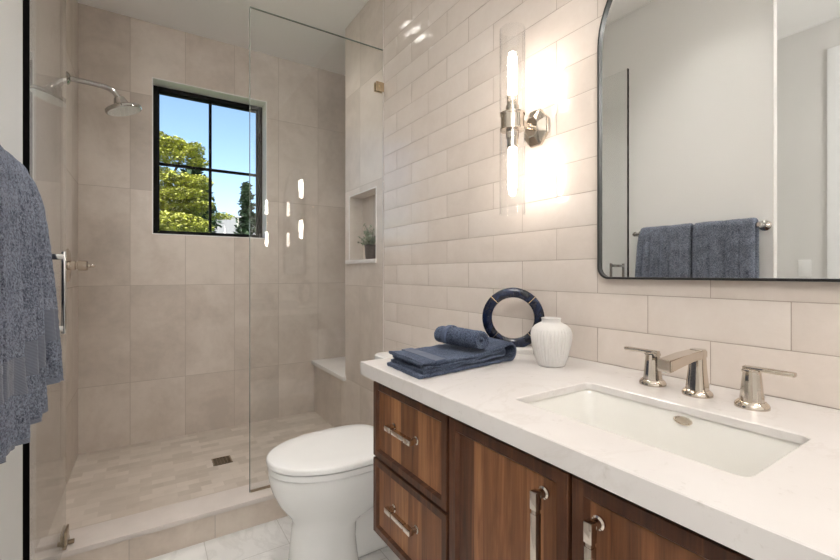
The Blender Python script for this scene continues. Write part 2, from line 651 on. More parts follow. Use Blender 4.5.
wi = tag(thing('window_1', ((WX0 + WX1) / 2, YB + .14, WZ0), 'black framed four pane window in the shower wall', 'window'), kind='structure')
bm = BM()
x0, x1, zz0, zz1 = WX0 + t_, WX1 - t_, WZ0 + t_, WZ1 - t_
fy0, fy1, fw = YB + .115, YB + .175, .030
for b in ((x0, x0 + fw, zz0, zz1), (x1 - fw, x1, zz0, zz1), (x0 + fw, x1 - fw, zz1 - fw, zz1), (x0 + fw, x1 - fw, zz0, zz0 + fw * .8)):
    box(bm, b[0], b[1], fy0, fy1, b[2], b[3], .003)
obj('window_frame', bm, MAT['bronze'], wi)
bm = BM()
sw = .009
for b in ((x0 + fw, x0 + fw + sw, zz0 + .03, zz1 - fw), (x1 - fw - sw, x1 - fw, zz0 + .03, zz1 - fw), (x0 + fw + sw, x1 - fw - sw, zz1 - fw - sw, zz1 - fw), (x0 + fw + sw, x1 - fw - sw, zz0 + fw * .8, zz0 + fw * .8 + sw)):
    box(bm, b[0], b[1], fy0 + .02, fy1 - .01, b[2], b[3], .002)
obj('sash', bm, MAT['bronze'], wi)
xm, zm = (x0 + x1) / 2 - .002, 1.905
obj('muntin', box(BM(), xm - .009, xm + .009, fy0 + .02, fy1 - .012, zz0 + .04, zz1 - fw, .002), MAT['bronze'], wi)
obj('muntin', box(BM(), x0 + fw, x1 - fw, fy0 + .021, fy1 - .013, zm - .009, zm + .009, .002), MAT['bronze'], wi)
obj('glass', box(BM(), x0 + fw, x1 - fw, fy1 - .024, fy1 - .020, zz0 + .03, zz1 - fw), MAT['window_glass'], wi)

# left side
struct('wall_left', box(BM(), XL - .045, XL, .783, 2.10, 0, ZT), MAT['paint'], 'smooth white wall behind the towel bar', 'wall')
struct('wall_shower', box(BM(), XL - .12, XL, 2.10, YB + .01, 0, ZT), MAT['side'], 'beige tiled shower wall carrying the shower head', 'wall')
struct('wall_return', box(BM(), -1.50, XL - .046, 1.25, 1.35, 0, ZT), MAT['entry'], 'end wall of the entry recess', 'wall')
struct('wall_entry', box(BM(), -1.60, -1.50, -1.3, 1.35, 0, ZT), MAT['entry'], 'entry wall with the light switch seen in the mirror', 'wall')
struct('trim_7', box(BM(), XL - .045, XL - .0005, .780, .7828, 0, ZT), MAT['entry'], 'end face of the white towel wall, greyed as if in shade', 'trim')  # thin facing in the greyed paint, shading the wall end by colour
struct('trim_10', box(BM(), -1.4995, -1.482, .74, .852, 0, 2.60, .003), MAT['paint'], 'white door casing at the far right of the mirror view', 'trim')
struct('wall_front', box(BM(), -1.60, W, -1.42, -1.3, 0, ZT), MAT['paint'], 'white wall behind the camera', 'wall')
# shower curb
struct('trim_8', box(BM(), XL, W, 2.026, 2.168, 0, .104), MAT['curb_front'], 'tiled front of the shower curb', 'trim')
struct('trim_9', box(BM(), XL, W, 2.018, 2.178, .1045, .1255, .002), MAT['cap'], 'pale stone cap on the shower curb', 'trim')

# ------------------------------------------------------------------ outdoors
struct('lawn', box(BM(), -30, 40, YB + .5, 70, -1.0, -.8), MAT['grass'], 'green ground outside the window', 'ground')


def leaf_cloud(bm, c, rx, ry, rz, n, size, rng, droop=.3):
    for _ in range(n):
        while True:
            p = Vector((rng.uniform(-1, 1), rng.uniform(-1, 1), rng.uniform(-1, 1)))
            if p.length < 1: break
        q = Vector((c[0] + p.x * rx, c[1] + p.y * ry, c[2] + p.z * rz))
        u = Vector((rng.gauss(0, 1), rng.gauss(0, 1), rng.gauss(0, droop))).normalized()
        v = u.cross(Vector((rng.gauss(0, .5), rng.gauss(0, .5), 1))).normalized()
        s = size * rng.uniform(.6, 1.3)
        bm.faces.new([bm.verts.new(q + u * s), bm.verts.new(q + v * s * .45), bm.verts.new(q - u * s * .8), bm.verts.new(q - v * s * .45)])


rng = random.Random(11)
mt = thing('maple_tree', (.0, 7.4, -.8), 'yellow green leafy tree left in the window view', 'tree', )
bm = BM()
for cx, cz, rx, rz in ((.10, 3.02, .30, .17), (.34, 3.12, .22, .08), (.50, 3.05, .20, .08), (.62, 2.96, .15, .10), (.25, 2.84, .32, .11), (.68, 2.78, .15, .05), (.0, 2.62, .40, .10),
                       (.40, 2.50, .36, .13), (.66, 2.46, .22, .11), (.2, 2.34, .38, .11), (.52, 2.27, .36, .10), (.05, 2.16, .4, .14), (.42, 2.08, .40, .13), (.72, 2.13, .22, .07), (1.0, 2.0, .22, .05),
                       (-.5, 2.9, .5, .4), (-.5, 2.3, .6, .4), (.2, 1.8, .7, .2), (-.2, 3.3, .3, .2)):
    leaf_cloud(bm, (cx, 7.4 + rng.uniform(-.25, .25), cz + .06), rx, .35, rz, int(2700 * rx * rz / .05), .028, rng)
obj('foliage', bm, MAT['maple'], mt, smooth=0)
bm = BM()
tube(bm, bezier_arc([(-.1, 7.4, -.8), (-.12, 7.4, .6), (-.05, 7.42, 1.6), (0, 7.4, 2.9)]), .07, 10)
for q in ((.5, 3.0), (.68, 2.45), (.62, 2.05), (-.6, 2.8)):
    tube(bm, bezier_arc([(-.06, 7.41, 1.5), (q[0] * .5, 7.42, (1.6 + q[1]) / 2 + .1), (q[0], 7.4, q[1])]), .018, 7)
obj('trunk', bm, MAT['bark'], mt)


def conifer(x, y, zb, zt, r, label, seed, dens=1.0):
    rng = random.Random(seed)
    t = thing('conifer_tree', (x, y, -.8), label, 'tree', 'dark conifers beyond the window')
    bm = BM()
    H_ = zt - zb
    n = int(26 * dens)
    for k in range(n):
        f = k / n
        z = zb + H_ * f
        rr = r * (1 - f) ** .85 * rng.uniform(.8, 1.1) + .05
        m = max(5, int(12 * (1 - f) + 5))
        for j in range(m):
            a = rng.uniform(0, 2 * PI)
            L = rr * rng.uniform(.6, 1.1)
            for s in range(14):
                g = rng.uniform(.15, 1)
                c = (x + math.cos(a) * L * g, y + math.sin(a) * L * g, z - .25 * L * g + rng.gauss(0, .03 * H_ / n * 4))
                leaf_cloud(bm, c, .10, .10, .05, 2, .105 * H_ / 5 + .05, rng, .5)
    obj('needles', bm, MAT['conifer'], t, smooth=0)
    obj('trunk', cyl(BM(), (x, y, -.8), (x, y, zt - .1), .14, .02, 10), MAT['bark'], t)


conifer(1.15, 13.0, .6, 4.42, 1.35, 'tall dark conifer rising behind the yellow green tree', 5, 1.2)
conifer(3.30, 17.5, 1.0, 4.75, .72, 'small dark conifer at the right of the window view', 8)
bh = thing('neighbour_house', (4.4, 20, -.8), 'low grey roofed house beyond the trees', 'house')
obj('wall', box(BM(), -2, 12, 20, 25, -.8, 2.55), MAT['siding'], bh)
bm = BM()
loft(bm, [[(-2.5, 19.5, 2.4), (-2.5, 22.5, 3.95), (-2.5, 25.5, 2.4), (-2.5, 25.5, 2.25), (-2.5, 22.5, 3.80), (-2.5, 19.5, 2.25)],
          [(12.5, 19.5, 2.4), (12.5, 22.5, 3.95), (12.5, 25.5, 2.4), (12.5, 25.5, 2.25), (12.5, 22.5, 3.80), (12.5, 19.5, 2.25)]])
obj('roof', bm, MAT['roof'], bh)
obj('vent_pipe', cyl(BM(), (3.95, 22.2, 3.5), (3.95, 22.2, 4.12), .05), MAT['reveal'], bh)

# ------------------------------------------------------------------ shower glass
gp = thing('shower_glass_panel', (.76, YG, .126), 'fixed clear glass panel between toilet and shower', 'glass panel')
obj('glass_pane', box(BM(), .411, W - .004, YG - .005, YG + .005, .1265, 2.402, .001, 1), MAT['shower_glass'], gp)
bm = BM()
box(bm, 1.066, W - .0035, YG - .016, YG - .006, 2.165, 2.215, .002)
box(bm, 1.066, W - .0035, YG + .006, YG + .016, 2.165, 2.215, .002)
cyl(bm, (1.09, YG - .02, 2.19), (1.09, YG - .015, 2.19), .007)
obj('clamp', bm, MAT['champagne'], gp)
bm = BM(); box(bm, .413, W - .006, YG - .007, YG + .007, .1258, .1335, .001)
obj('bottom_channel', bm, MAT['drainm'], gp)
bm = BM(); box(bm, .4085, .411, YG - .005, YG + .005, .1265, 2.402); box(bm, .411, W - .004, YG - .005, YG + .005, 2.402, 2.404)
o = obj('polished_edge', bm, MAT['glass_edge'], gp); o['label'] = 'greenish polished glass edge'

XD = -.258
gd = thing('shower_glass_door', (XD, 2.07, .126), 'open glass shower door swung against the white wall', 'glass door')
obj('glass_pane', box(BM(), XD - .005, XD + .005, 1.467, 2.075, .14, 2.40, .001, 1), MAT['shower_glass'], gd)
o = obj('edge_seal', box(BM(), XD - .0065, XD + .0065, 1.462, 1.467, .14, 2.40, .001), MAT['seal'], gd)
o['label'] = 'black seal strip along the free edge'
bm = BM()
HY = 1.535
for sx in (1, -1):
    xb = XD + sx * .066
    box(bm, xb - .0052, xb + .0052, HY - .0065, HY + .0065, .985, 1.215, .002)
    for hz in (1.0, 1.2):
        box(bm, min(XD + sx * .0055, xb), max(XD + sx * .0055, xb), HY - .007, HY + .007, hz - .008, hz + .008, .0015)
obj('handle', bm, MAT['chrome'], gd)
for hz in (.150, 2.35):
    bm = BM()
    box(bm, XD - .014, XD - .006, 2.01, 2.078, hz, hz + .05, .0015)
    box(bm, XD + .006, XD + .014, 2.01, 2.078, hz, hz + .05, .0015)
    if hz < 1:
        box(bm, XD - .011, XD + .011, 2.03, 2.115, .127, .139, .002)
        box(bm, XL + .001, XD + .03, 2.064, 2.080, .127, .139, .002)
    else:
        box(bm, XL + .001, XD - .006, 2.066, 2.078, hz, hz + .05, .0015)
    obj('hinge', bm, MAT['drainm'] if hz < 1 else MAT['chrome'], gd)

# ------------------------------------------------------------------ shower fittings
SY = 2.824
sh = thing('showerhead', (XL, SY, 2.163), 'chrome shower head on a bent arm high on the left wall', 'shower head')
bm = BM(); lathe(bm, [(.033, 0), (.033, .004), (.026, .010), (.016, .016)], (XL, SY, 2.163), (1, 0, 0)); obj('flange', bm, MAT['chrome'], sh)
obj('arm', tube(BM(), bezier_arc([(XL + .005, SY, 2.163), (XL + .10, SY, 2.161), (-.18, SY, 2.154), (-.145, SY, 2.138), (-.118, SY, 2.103)]), .0135), MAT['chrome'], sh)
ax = Vector((.34, 0, -1)).normalized()
bc = Vector((-.122, SY, 2.112))
bm = BM(); lathe(bm, [(.016, -.004), (.025, .002), (.031, .018), (.038, .040), (.044, .05)], bc, ax); obj('swivel', bm, MAT['chrome'], sh)
bm = BM(); lathe(bm, [(.03, .046), (.078, .052), (.086, .058), (.087, .070), (.083, .075)], bc, ax, 48); obj('spray_head', bm, MAT['chrome'], sh)
bm = BM()
u_, v_, d_ = frame_of(ax)
lathe(bm, [(.079, .0745), (.079, .0765)], bc, ax, 40)
for rr, nn in ((.02, 6), (.04, 12), (.06, 18)):
    for k in range(nn):
        a = 2 * PI * k / nn
        p = bc + d_ * .076 + (u_ * math.cos(a) + v_ * math.sin(a)) * rr
        cyl(bm, p, p + d_ * .003, .003, .002, 8)
obj('nozzle_plate', bm, MAT['plastic'], sh)

VY, VZ = 2.833, 1.194
sv = thing('shower_valve', (XL, VY, VZ), 'nickel shower valve knob on the tiled left wall', 'shower valve')
bm = BM(); lathe(bm, [(.088, 0), (.088, .005), (.08, .009), (.034, .010)], (XL, VY, VZ), (1, 0, 0), 40); obj('escutcheon', bm, MAT['nickel'], sv)
bm = BM(); lathe(bm, [(.024, .009), (.024, .034), (.020, .036), (.020, .044), (.026, .046), (.026, .082), (.022, .086)], (XL, VY, VZ), (1, 0, 0)); obj('valve_body', bm, MAT['nickel'], sv)
bm = BM(); lathe(bm, [(.011, .085), (.011, .096), (.008, .098), (.008, .112), (.004, .118)], (XL, VY, VZ), (1, 0, 0)); obj('lever', bm, MAT['nickel'], sv)

dr = thing('shower_drain', (.373, 2.69, .06), 'small square bronze drain grate in the shower floor', 'drain')
obj('drain_body', box(BM(), .323, .423, 2.64, 2.74, .0602, .0625, .001), MAT['dark'], dr)
bm = BM()
for a, b, c_, d in ((.323, .423, 2.64, 2.648), (.323, .423, 2.732, 2.74), (.323, .331, 2.648, 2.732), (.415, .423, 2.648, 2.732)):
    box(bm, a, b, c_, d, .0626, .0645)
for k in range(1, 8):
    yy = 2.648 + k * .0105
    box(bm, .331, .415, yy - .0022, yy + .0022, .0626, .0642)
for k in range(1, 5):
    xx = .331 + k * .0168
    box(bm, xx - .002, xx + .002, 2.648, 2.732, .0626, .0641)
obj('grate', bm, MAT['drainm'], dr)

# niche plant
pl = thing('potted_plant', (1.166, 2.345, NZ0 + .0022), 'small leafy plant in a dark pot inside the shower niche', 'plant')
bm = BM(); lathe(bm, [(.034, 0), (.038, .03), (.040, .078), (.042, .080), (.042, .090), (.038, .090), (.036, .076)], (1.166, 2.345, NZ0 + .0025)); obj('pot', bm, MAT['pot'], pl)
bm = BM(); rng = random.Random(2)
bm2 = BM()
for k in range(44):
    a = rng.uniform(0, 2 * PI); e = rng.uniform(.25, 1.35); L = rng.uniform(.07, .15)
    b0 = Vector((1.166, 2.345, NZ0 + .08))
    tip = b0 + Vector((math.cos(a) * math.cos(e) * .42, math.sin(a) * math.cos(e) * .95, math.sin(e))) * L + Vector((-.012, .02, 0))
    tube(bm2, [b0, (b0 + tip) / 2 + Vector((0, 0, .006)), tip], .0009, 5)
    for s in range(8):
        g = rng.uniform(.35, 1.05)
        leaf_cloud(bm, b0.lerp(tip, g), .008, .008, .008, 1, .014, rng, .8)
obj('foliage', bm, MAT['leaf'], pl, smooth=0)
obj('stems', bm2, MAT['leaf'], pl)

# ------------------------------------------------------------------ toilet
TY = 1.61
tl = thing('toilet', (.75, TY, 0), 'white two piece toilet with closed lid beside the vanity', 'toilet')


def egg(xf, xb, hw, z, n=48, sq=2.0):
    """elongated outline: front tip at xf (-X), back at xb, half width hw"""
    out = []
    xf += .011
    xc = xf + (xb - xf) * .56
    for k in range(n):
        a = 2 * PI * k / n
        ca, sa = math.cos(a), math.sin(a)
        if ca < 0: x = xc + (xc - xf) * ca
        else:
            e = 2 / 3.6
            x = xc + (xb - xc) * (abs(ca) ** e)
        ee = 2 / 2.15 if ca < 0 else 2 / 3.6
        out.append((x, TY + hw * math.copysign(abs(sa) ** ee, sa), z))
    return out


bm = BM()
loft(bm, [egg(.445, .715, .112, 0), egg(.441, .718, .114, .010), egg(.444, .712, .108, .05), egg(.452, .705, .102, .12), egg(.458, .71, .100, .18), egg(.462, .74, .108, .205), egg(.442, .82, .124, .238),
          egg(.408, .88, .150, .285), egg(.385, .90, .173, .335), egg(.374, .91, .184, .375), egg(.372, .915, .187, .405), egg(.376, .915, .184, .411)])
box(bm, .60, .93, TY - .062, TY + .062, .0003, .36, .03, 3)
obj('bowl', bm, MAT['porcelain'], tl, smooth=60)
bm = BM()
loft(bm, [egg(.374, .86, .186, .4130), egg(.370, .862, .189, .416), egg(.370, .862, .189, .4335), egg(.372, .86, .187, .4355)])
obj('seat', bm, MAT['plastic'], tl, smooth=40)
bm = BM()
loft(bm, [egg(.372, .872, .187, .4385), egg(.366, .874, .192, .441), egg(.365, .875, .193, .456), egg(.368, .873, .190, .4605), egg(.374, .87, .185, .4625), egg(.44, .84, .13, .4645), egg(.55, .76, .05, .4655)])
obj('lid', bm, MAT['plastic'], tl, smooth=50)
for s in (-1, 1):
    bm = BM()
    cyl(bm, (.872, TY + s * .075 - .022, .432), (.872, TY + s * .075 + .022, .432), .014)
    cyl(bm, (.872, TY + s * .075, .411), (.872, TY + s * .075, .43), .012)
    obj('seat_hinge', bm, MAT['chrome'], tl)
bm = BM()
loft(bm, [[(x, y, z) for x, y in rrect(.925 + i, 1.108 - i, TY - .205 + i, TY + .205 - i, .035)] for z, i in ((.395, .03), (.41, .012), (.46, .006), (.735, 0))])
obj('tank', bm, MAT['porcelain'], tl)
bm = BM()
loft(bm, [[(x, y, z) for x, y in rrect(.912 + i, 1.112 - i * .5, TY - .215 + i, TY + .215 - i, .035)] for z, i in ((.736, .006), (.739, 0), (.764, 0), (.770, .006))])
obj('tank_lid', bm, MAT['porcelain'], tl)

# ------------------------------------------------------------------ vanity
VY0, VY1 = -.262, 1.104
VZ0, VZ1 = .405, ZC - .0385
XF = .555
va = thing('vanity_cabinet', (.84, .42, VZ0), 'floating walnut vanity cabinet with nickel pulls', 'cabinet')
bm = BM()
for b in ((VY0, VY0 + .018), (.095, .113), (.733, .751), (VY1 - .018, VY1)):
    box(bm, XF + .024, W - .022, b[0], b[1], VZ0 + .018, VZ1 - .001)
box(bm, XF + .024, W - .004, VY0, VY1, VZ0, VZ0 + .018)
box(bm, W - .022, W - .004, VY0, VY1, VZ0 + .018, VZ1 - .001)
obj('carcass', bm, MAT['walnut_frame'], va)
# dark sheet behind the fronts, coloured to stand for the shadow gap
obj('shadow_gap_sheet', box(BM(), XF + .0205, XF + .024, VY0 + .004, VY1 - .004, VZ0 + .004, VZ1 - .002), MAT['gap_shade'], va)


grng = random.Random(21)


def front(name, y0, y1, z0, z1, boards, fr=.018):
    bm = BM()
    x0, x1 = XF, XF + .019
    # frame of four members with a small inner bevel towards the panel
    outer = [(y0, z0), (y1, z0), (y1, z1), (y0, z1)]
    inner = [(y0 + fr, z0 + fr), (y1 - fr, z0 + fr), (y1 - fr, z1 - fr), (y0 + fr, z1 - fr)]
    inn2 = [(y0 + fr + .006, z0 + fr + .006), (y1 - fr - .006, z0 + fr + .006), (y1 - fr - .006, z1 - fr - .006), (y0 + fr + .006, z1 - fr - .006)]
    e = .0012
    out2 = [(y0 + e, z0 + e), (y1 - e, z0 + e), (y1 - e, z1 - e), (y0 + e, z1 - e)]
    loops = [[(x1, a, b) for a, b in outer], [(x0 + e, a, b) for a, b in outer], [(x0, a, b) for a, b in out2], [(x0, a, b) for a, b in inner], [(x0 + .008, a, b) for a, b in inn2]]
    loft(bm, loops, cap0=True, cap1=False)
    o = obj(name, bm, MAT['walnut_frame'], va, smooth=20)
    bm = BM()
    lay = bm.loops.layers.float_color.new('tone')
    yy = y1 - fr - .001
    tot = sum(b[0] for b in boards)
    for wd, tn in boards:
        w_ = (y1 - y0 - 2 * fr - .002) * wd / tot
        n0 = len(bm.faces)
        box(bm, x0 + .0078, x1 - .002, yy - w_, yy, z0 + fr + .001, z1 - fr - .001)
        yy -= w_
        bm.faces.ensure_lookup_table()
        c_ = (tn, grng.random(), grng.random(), 1)
        for f_ in bm.faces[n0:]:
            for lp in f_.loops: lp[lay] = c_
    obj('panel', bm, MAT['walnut'], o)
    return o


def pull(parent, p, L, vertical):
    """bar pull standing off the front; p = centre on the front surface"""
    bm = BM()
    x, y, z = p
    h = L / 2

    def bx(a0, a1, b0, b1, w, bev=.0012):      # along-bar a, stand-off b
        if vertical: box(bm, x - b1, x - b0, y - w, y + w, z + a0, z + a1, bev)
        else: box(bm, x - b1, x - b0, y + a0, y + a1, z - w, z + w, bev)
    for s in (-1, 1):
        q = (x, y, z + s * (h - .008)) if vertical else (x, y + s * (h - .008), z)
        lathe(bm, [(.0105, -.001), (.0105, .003), (.0075, .005), (.0075, .016)], q, (-1, 0, 0), 20)
        a0, a1 = (h - .030, h) if s > 0 else (-h, -h + .030)
        bx(a0, a1, .014, .028, .0068)
    bx(-h + .030, h - .030, .0155, .0265, .0048)
    bx(-h + .036, h - .036, .0145, .0275, .0062)
    return obj('handle', bm, MAT['nickel'], parent)


dz = (VZ0 + .003, .6205, .6275, VZ1 - .014)
DB = ([(.10, .55), (.13, .50), (.13, .62), (.15, .72), (.10, .50), (.10, .62), (.08, .40), (.10, .55), (.11, .48)],
      [(.12, .45), (.12, .60), (.16, .82), (.10, .45), (.16, .40), (.12, .72), (.10, .66), (.12, .50)],
      [(.2, .5), (.2, .6), (.2, .4), (.2, .7), (.2, .5)], [(.2, .4), (.2, .7), (.2, .5), (.2, .6), (.2, .45)])
OB = ([(.20, .20), (.10, .74), (.24, .52), (.20, .50), (.14, .64), (.12, .42)], [(.16, .42), (.16, .34), (.18, .44), (.2, .38), (.15, .5), (.15, .4)])
k_ = 0
for (a, b) in ((.748, VY1 - .001), (VY0 + .001, .106)):
    for z0_, z1_ in ((dz[0], dz[1]), (dz[2], dz[3])):
        f_ = front('drawer', a, b, z0_, z1_, DB[k_]); k_ += 1
        pull(f_, (XF + .0078, (a + b) / 2 + .010, (z0_ + z1_) / 2 + .007), .128, False)
k_ = 0
for (a, b, hy) in ((.4285, .738, .475), (.116, .4215, .374)):
    f_ = front('door', a, b, dz[0], dz[3], OB[k_], .022); k_ += 1
    pull(f_, (XF, hy, .714), .17, True)

# countertop with the basin cut-out
CX0, CX1, CY0, CY1 = .535, W - .001, -.285, 1.148
SX0, SX1, SY0, SY1 = .645, .893, .224, .632
bm = BM()
outer = [(CX0, CY0), (CX1, CY0), (CX1, CY1), (CX0, CY1)]
inner = rrect(SX0, SX1, SY0, SY1, .016, 5)
e = .0018


def ins(P, d):
    x0, x1 = min(p[0] for p in P), max(p[0] for p in P); y0, y1 = min(p[1] for p in P), max(p[1] for p in P)
    cx, cy = (x0 + x1) / 2, (y0 + y1) / 2
    return [(cx + (x - cx) * (1 - 2 * d / (x1 - x0)), cy + (y - cy) * (1 - 2 * d / (y1 - y0))) for x, y in P]


zt, zb = ZC, ZC - .016
for lvl, (oo, ii, up) in enumerate(((ins(outer, e), ins(inner, -e), True), (outer, inner, False))):
    z = zt if up else zb
    A = [bm.verts.new((x, y, z)) for x, y in oo]; B = [bm.verts.new((x, y, z)) for x, y in ii]
    allv = A + B
    for tri in tessellate_polygon([[Vector((x, y, 0)) for x, y in oo], [Vector((x, y, 0)) for x, y in ii]]):
        bm.faces.new([allv[i] for i in tri])
    if up:
        A1 = [bm.verts.new((x, y, zt - e)) for x, y in outer]; B1 = [bm.verts.new((x, y, zt - e)) for x, y in inner]
        for P, Q in ((A, A1), (B, B1)):
            for i in range(len(P)):
                j = (i + 1) % len(P); bm.faces.new((P[i], P[j], Q[j], Q[i]))
        keep = (A1, B1)
    else:
        for P, Q in ((keep[0], A), (keep[1], B)):
            for i in range(len(P)):
                j = (i + 1) % len(P); bm.faces.new((P[i], P[j], Q[j], Q[i]))
for b in ((CX0 + .0001, CX0 + .02, CY0 + .0001, CY1 - .0001), (CX0 + .02, CX1 - .001, CY1 - .02, CY1 - .0001), (CX0 + .02, CX1 - .001, CY0 + .0001, CY0 + .02)):
    box(bm, *b, ZC - .038, ZC - .0155)
tag(obj('countertop', bm, MAT['quartz'], None, smooth=30), 'white quartz vanity countertop with faint grey veins', 'countertop')

# undermount basin
sk = thing('sink', (.769, .428, ZC - .19), 'white rectangular undermount sink set in the countertop', 'sink')
bm = BM()
lv = [(-.020, .020, zb - .0006), (-.020, .020, zb - .012), (-.003, .030, zb - .0125)]


def sl(i, r, z): return [(x, y, z) for x, y in rrect(SX0 + i, SX1 - i, SY0 + i, SY1 - i, r, 6)]


loft(bm, [sl(-.022, .03, zb - .0125), sl(-.022, .03, zb - .0006), sl(-.004, .022, zb - .0006), sl(-.002, .024, zb - .006), sl(.004, .032, zb - .07), sl(.010, .042, zb - .125), sl(.026, .045, zb - .145), sl(.07, .045, zb - .152)],
     cap0=False, cap1=True)
ob = loft(bm, [sl(-.022, .03, zb - .0125), sl(-.010, .03, zb - .0135), sl(-.004, .035, zb - .08), sl(.002, .045, zb - .135), sl(.02, .05, zb - .162)], cap0=False, cap1=True)
obj('basin', bm, MAT['basin'], sk, smooth=60)
bm = BM(); lathe(bm, [(.026, 0), (.026, .002), (.022, .004), (.016, .003), (.016, .006), (.005, .008)], (.769, .428, zb - .152)); obj('drain', bm, MAT['nickel'], sk)
bm = BM()
oc = Vector((.8925, .417, ZC - .030)); tilt = Vector((-1, 0, .10)).normalized()
for k, (rr, h) in enumerate(()): pass
n = 32
loops = []
for sc_, h in ((1, -.002), (1, .0025), (.8, .0035), (.74, .002)):
    loops.append([oc + tilt * h + Vector((0, math.cos(2 * PI * i / n) * .017 * sc_, math.sin(2 * PI * i / n) * .0085 * sc_)) for i in range(n)])
loft(bm, loops)
obj('overflow_ring', bm, MAT['nickel'], sk)

# faucet: spout and two lever handles
fc = thing('faucet', (.995, .436, ZC), 'polished nickel faucet with square spout and two levers behind the sink', 'faucet')
bm = BM(); lathe(bm, [(.029, 0), (.029, .005), (.027, .009), (.0225, .013)], (.995, .436, ZC + .0003), n=40); obj('spout_flange', bm, MAT['nickel'], fc)
bm = BM()
loft(bm, [[(.995 + x * s + dx, .436 + y * s, z) for x, y in rrect(-1, 1, -1, 1, .75, 8)] for s, dx, z in ((.0205, 0, ZC + .0125), (.0190, .0005, ZC + .03), (.0160, .001, ZC + .06), (.0145, .002, ZC + .0875), (.0135, .002, ZC + .0985))])
obj('spout_column', bm, MAT['nickel'], fc)
bm = BM()
prof = [(1.011, .0985), (.996, .0995), (.925, .0990), (.858, .0985), (.858, .0765), (.872, .0765), (.884, .0795), (.985, .0815), (1.011, .08)]
prof = [(1.0115, .080), (1.0115, .0945), (1.008, .0985), (.93, .0995), (.860, .0985), (.857, .0965), (.857, .0755), (.859, .0735), (.873, .0735), (.876, .0755), (.882, .0790), (.95, .0815), (.985, .0805)]
prof = [(x, z - .05 * max(0, 1.0 - x)) for x, z in prof]
L0 = [(x, .436 - .0135, ZC + z) for x, z in prof]; L1 = [(x, .436 + .0135, ZC + z) for x, z in prof]
f0 = bm.faces.new([bm.verts.new(p) for p in L0]); f1 = bm.faces.new([bm.verts.new(p) for p in L1][::-1])
v0 = list(f0.verts); v1 = list(f1.verts)[::-1]
for i in range(len(v0)):
    j = (i + 1) % len(v0); bm.faces.new((v0[i], v0[j], v1[j], v1[i]))
bmesh.ops.bevel(bm, geom=[e_ for e_ in bm.edges if abs(e_.verts[0].co.y - e_.verts[1].co.y) < 1e-5], offset=.0022, segments=2, affect='EDGES')
obj('spout_arm', bm, MAT['nickel'], fc, smooth=25)
obj('aerator', cyl(BM(), (.866, .436, ZC + .0650), (.866, .436, ZC + .0685), .008), MAT['chrome'], fc)


def handle(x, y, s):
    bm = BM(); lathe(bm, [(.0205, .0125), (.0185, .03), (.0165, .052), (.0150, .068), (.0145, .071)], (x, y, ZC), n=16); t = obj('handle', bm, MAT['nickel'], fc, smooth=20)
    bm = BM(); lathe(bm, [(.0285, 0), (.0285, .005), (.0265, .009), (.0225, .013)], (x, y, ZC + .0003), n=40); obj('handle_flange', bm, MAT['nickel'], t)
    bm = BM()
    yy = [y - s * .0145, y + s * .067]
    box(bm, x - .0075, x + .0075, min(yy), max(yy), ZC + .0715, ZC + .0805, .0025)
    box(bm, x - .0115, x + .0115, y - .0145, y + .0145, ZC + .067, ZC + .0755, .003)
    obj('lever', bm, MAT['nickel'], t)


handle(1.002, .535, 1)
handle(.994, .338, -1)

# ------------------------------------------------------------------ things on the counter
vx, vy = .968, .804
bm = BM()
rng = random.Random(4)
rib = [rng.uniform(.4, 1) for _ in range(34)]


def ribf(r, h, a):
    k = a / (2 * PI) * 34
    i = int(k) % 34; t = k - int(k)
    fade = max(0, min(1, (h - .004) / .01)) * max(0, min(1, (.108 + .006 * rib[i] - h) / .012))
    return r + .0042 * (math.sin(PI * t) ** .6 - .6) * fade * rib[i]


prof = [(.036, 0), (.039, .002), (.0425, .012), (.050, .035), (.0565, .06), (.0595, .08), (.0595, .092), (.056, .104), (.048, .113), (.037, .119), (.0295, .122), (.0275, .125), (.0275, .131), (.0290, .134), (.0265, .135), (.024, .130), (.024, .10)]
fine = []
for (r0, h0), (r1, h1) in zip(prof, prof[1:]):
    for k in range(3): fine.append((r0 + (r1 - r0) * k / 3, h0 + (h1 - h0) * k / 3))
fine.append(prof[-1])
fine = [(r_ * .94, h_) for r_, h_ in fine]
lathe(bm, fine, (vx, vy, ZC + .0004), n=272, fn=ribf)
tag(obj('vase', bm, MAT['vase'], None, smooth=40, origin=(vx, vy, ZC)), 'white ribbed ceramic vase on the countertop', 'vase')

# ring sculpture facing the room
rc = Vector((1.028, 1.012, ZC + .012 + .1005))
rg = thing('ring_sculpture', (rc.x, rc.y, ZC), 'navy ring ornament with brass seams on a white base', 'ornament')
nrm = Vector((-.70, -.714, 0)).normalized(); tan = Vector((nrm.y, -nrm.x, 0)); up = Vector((0, 0, 1))
sec = [(.0690, -.009), (.0715, -.0115), (.0985, -.0115), (.1010, -.009), (.1010, .009), (.0985, .0115), (.0715, .0115), (.0690, .009)]


def ring_seg(bm, a0, a1, n, grow=0.0, closed=False):
    rings = []
    for k in range(n + (0 if closed else 1)):
        a = a0 + (a1 - a0) * k / n
        rr_ = tan * math.cos(a) + up * math.sin(a)
        rings.append([bm.verts.new(rc + rr_ * (r + (grow if r > .085 else -grow)) + nrm * (d + math.copysign(grow, d))) for r, d in sec])
    m = len(sec)
    for k in range(len(rings) if closed else len(rings) - 1):
        A, B = rings[k], rings[(k + 1) % len(rings)]
        for i in range(m):
            j = (i + 1) % m; bm.faces.new((A[i], A[j], B[j], B[i]))
    if not closed:
        bm.faces.new(rings[0]); bm.faces.new(rings[-1][::-1])


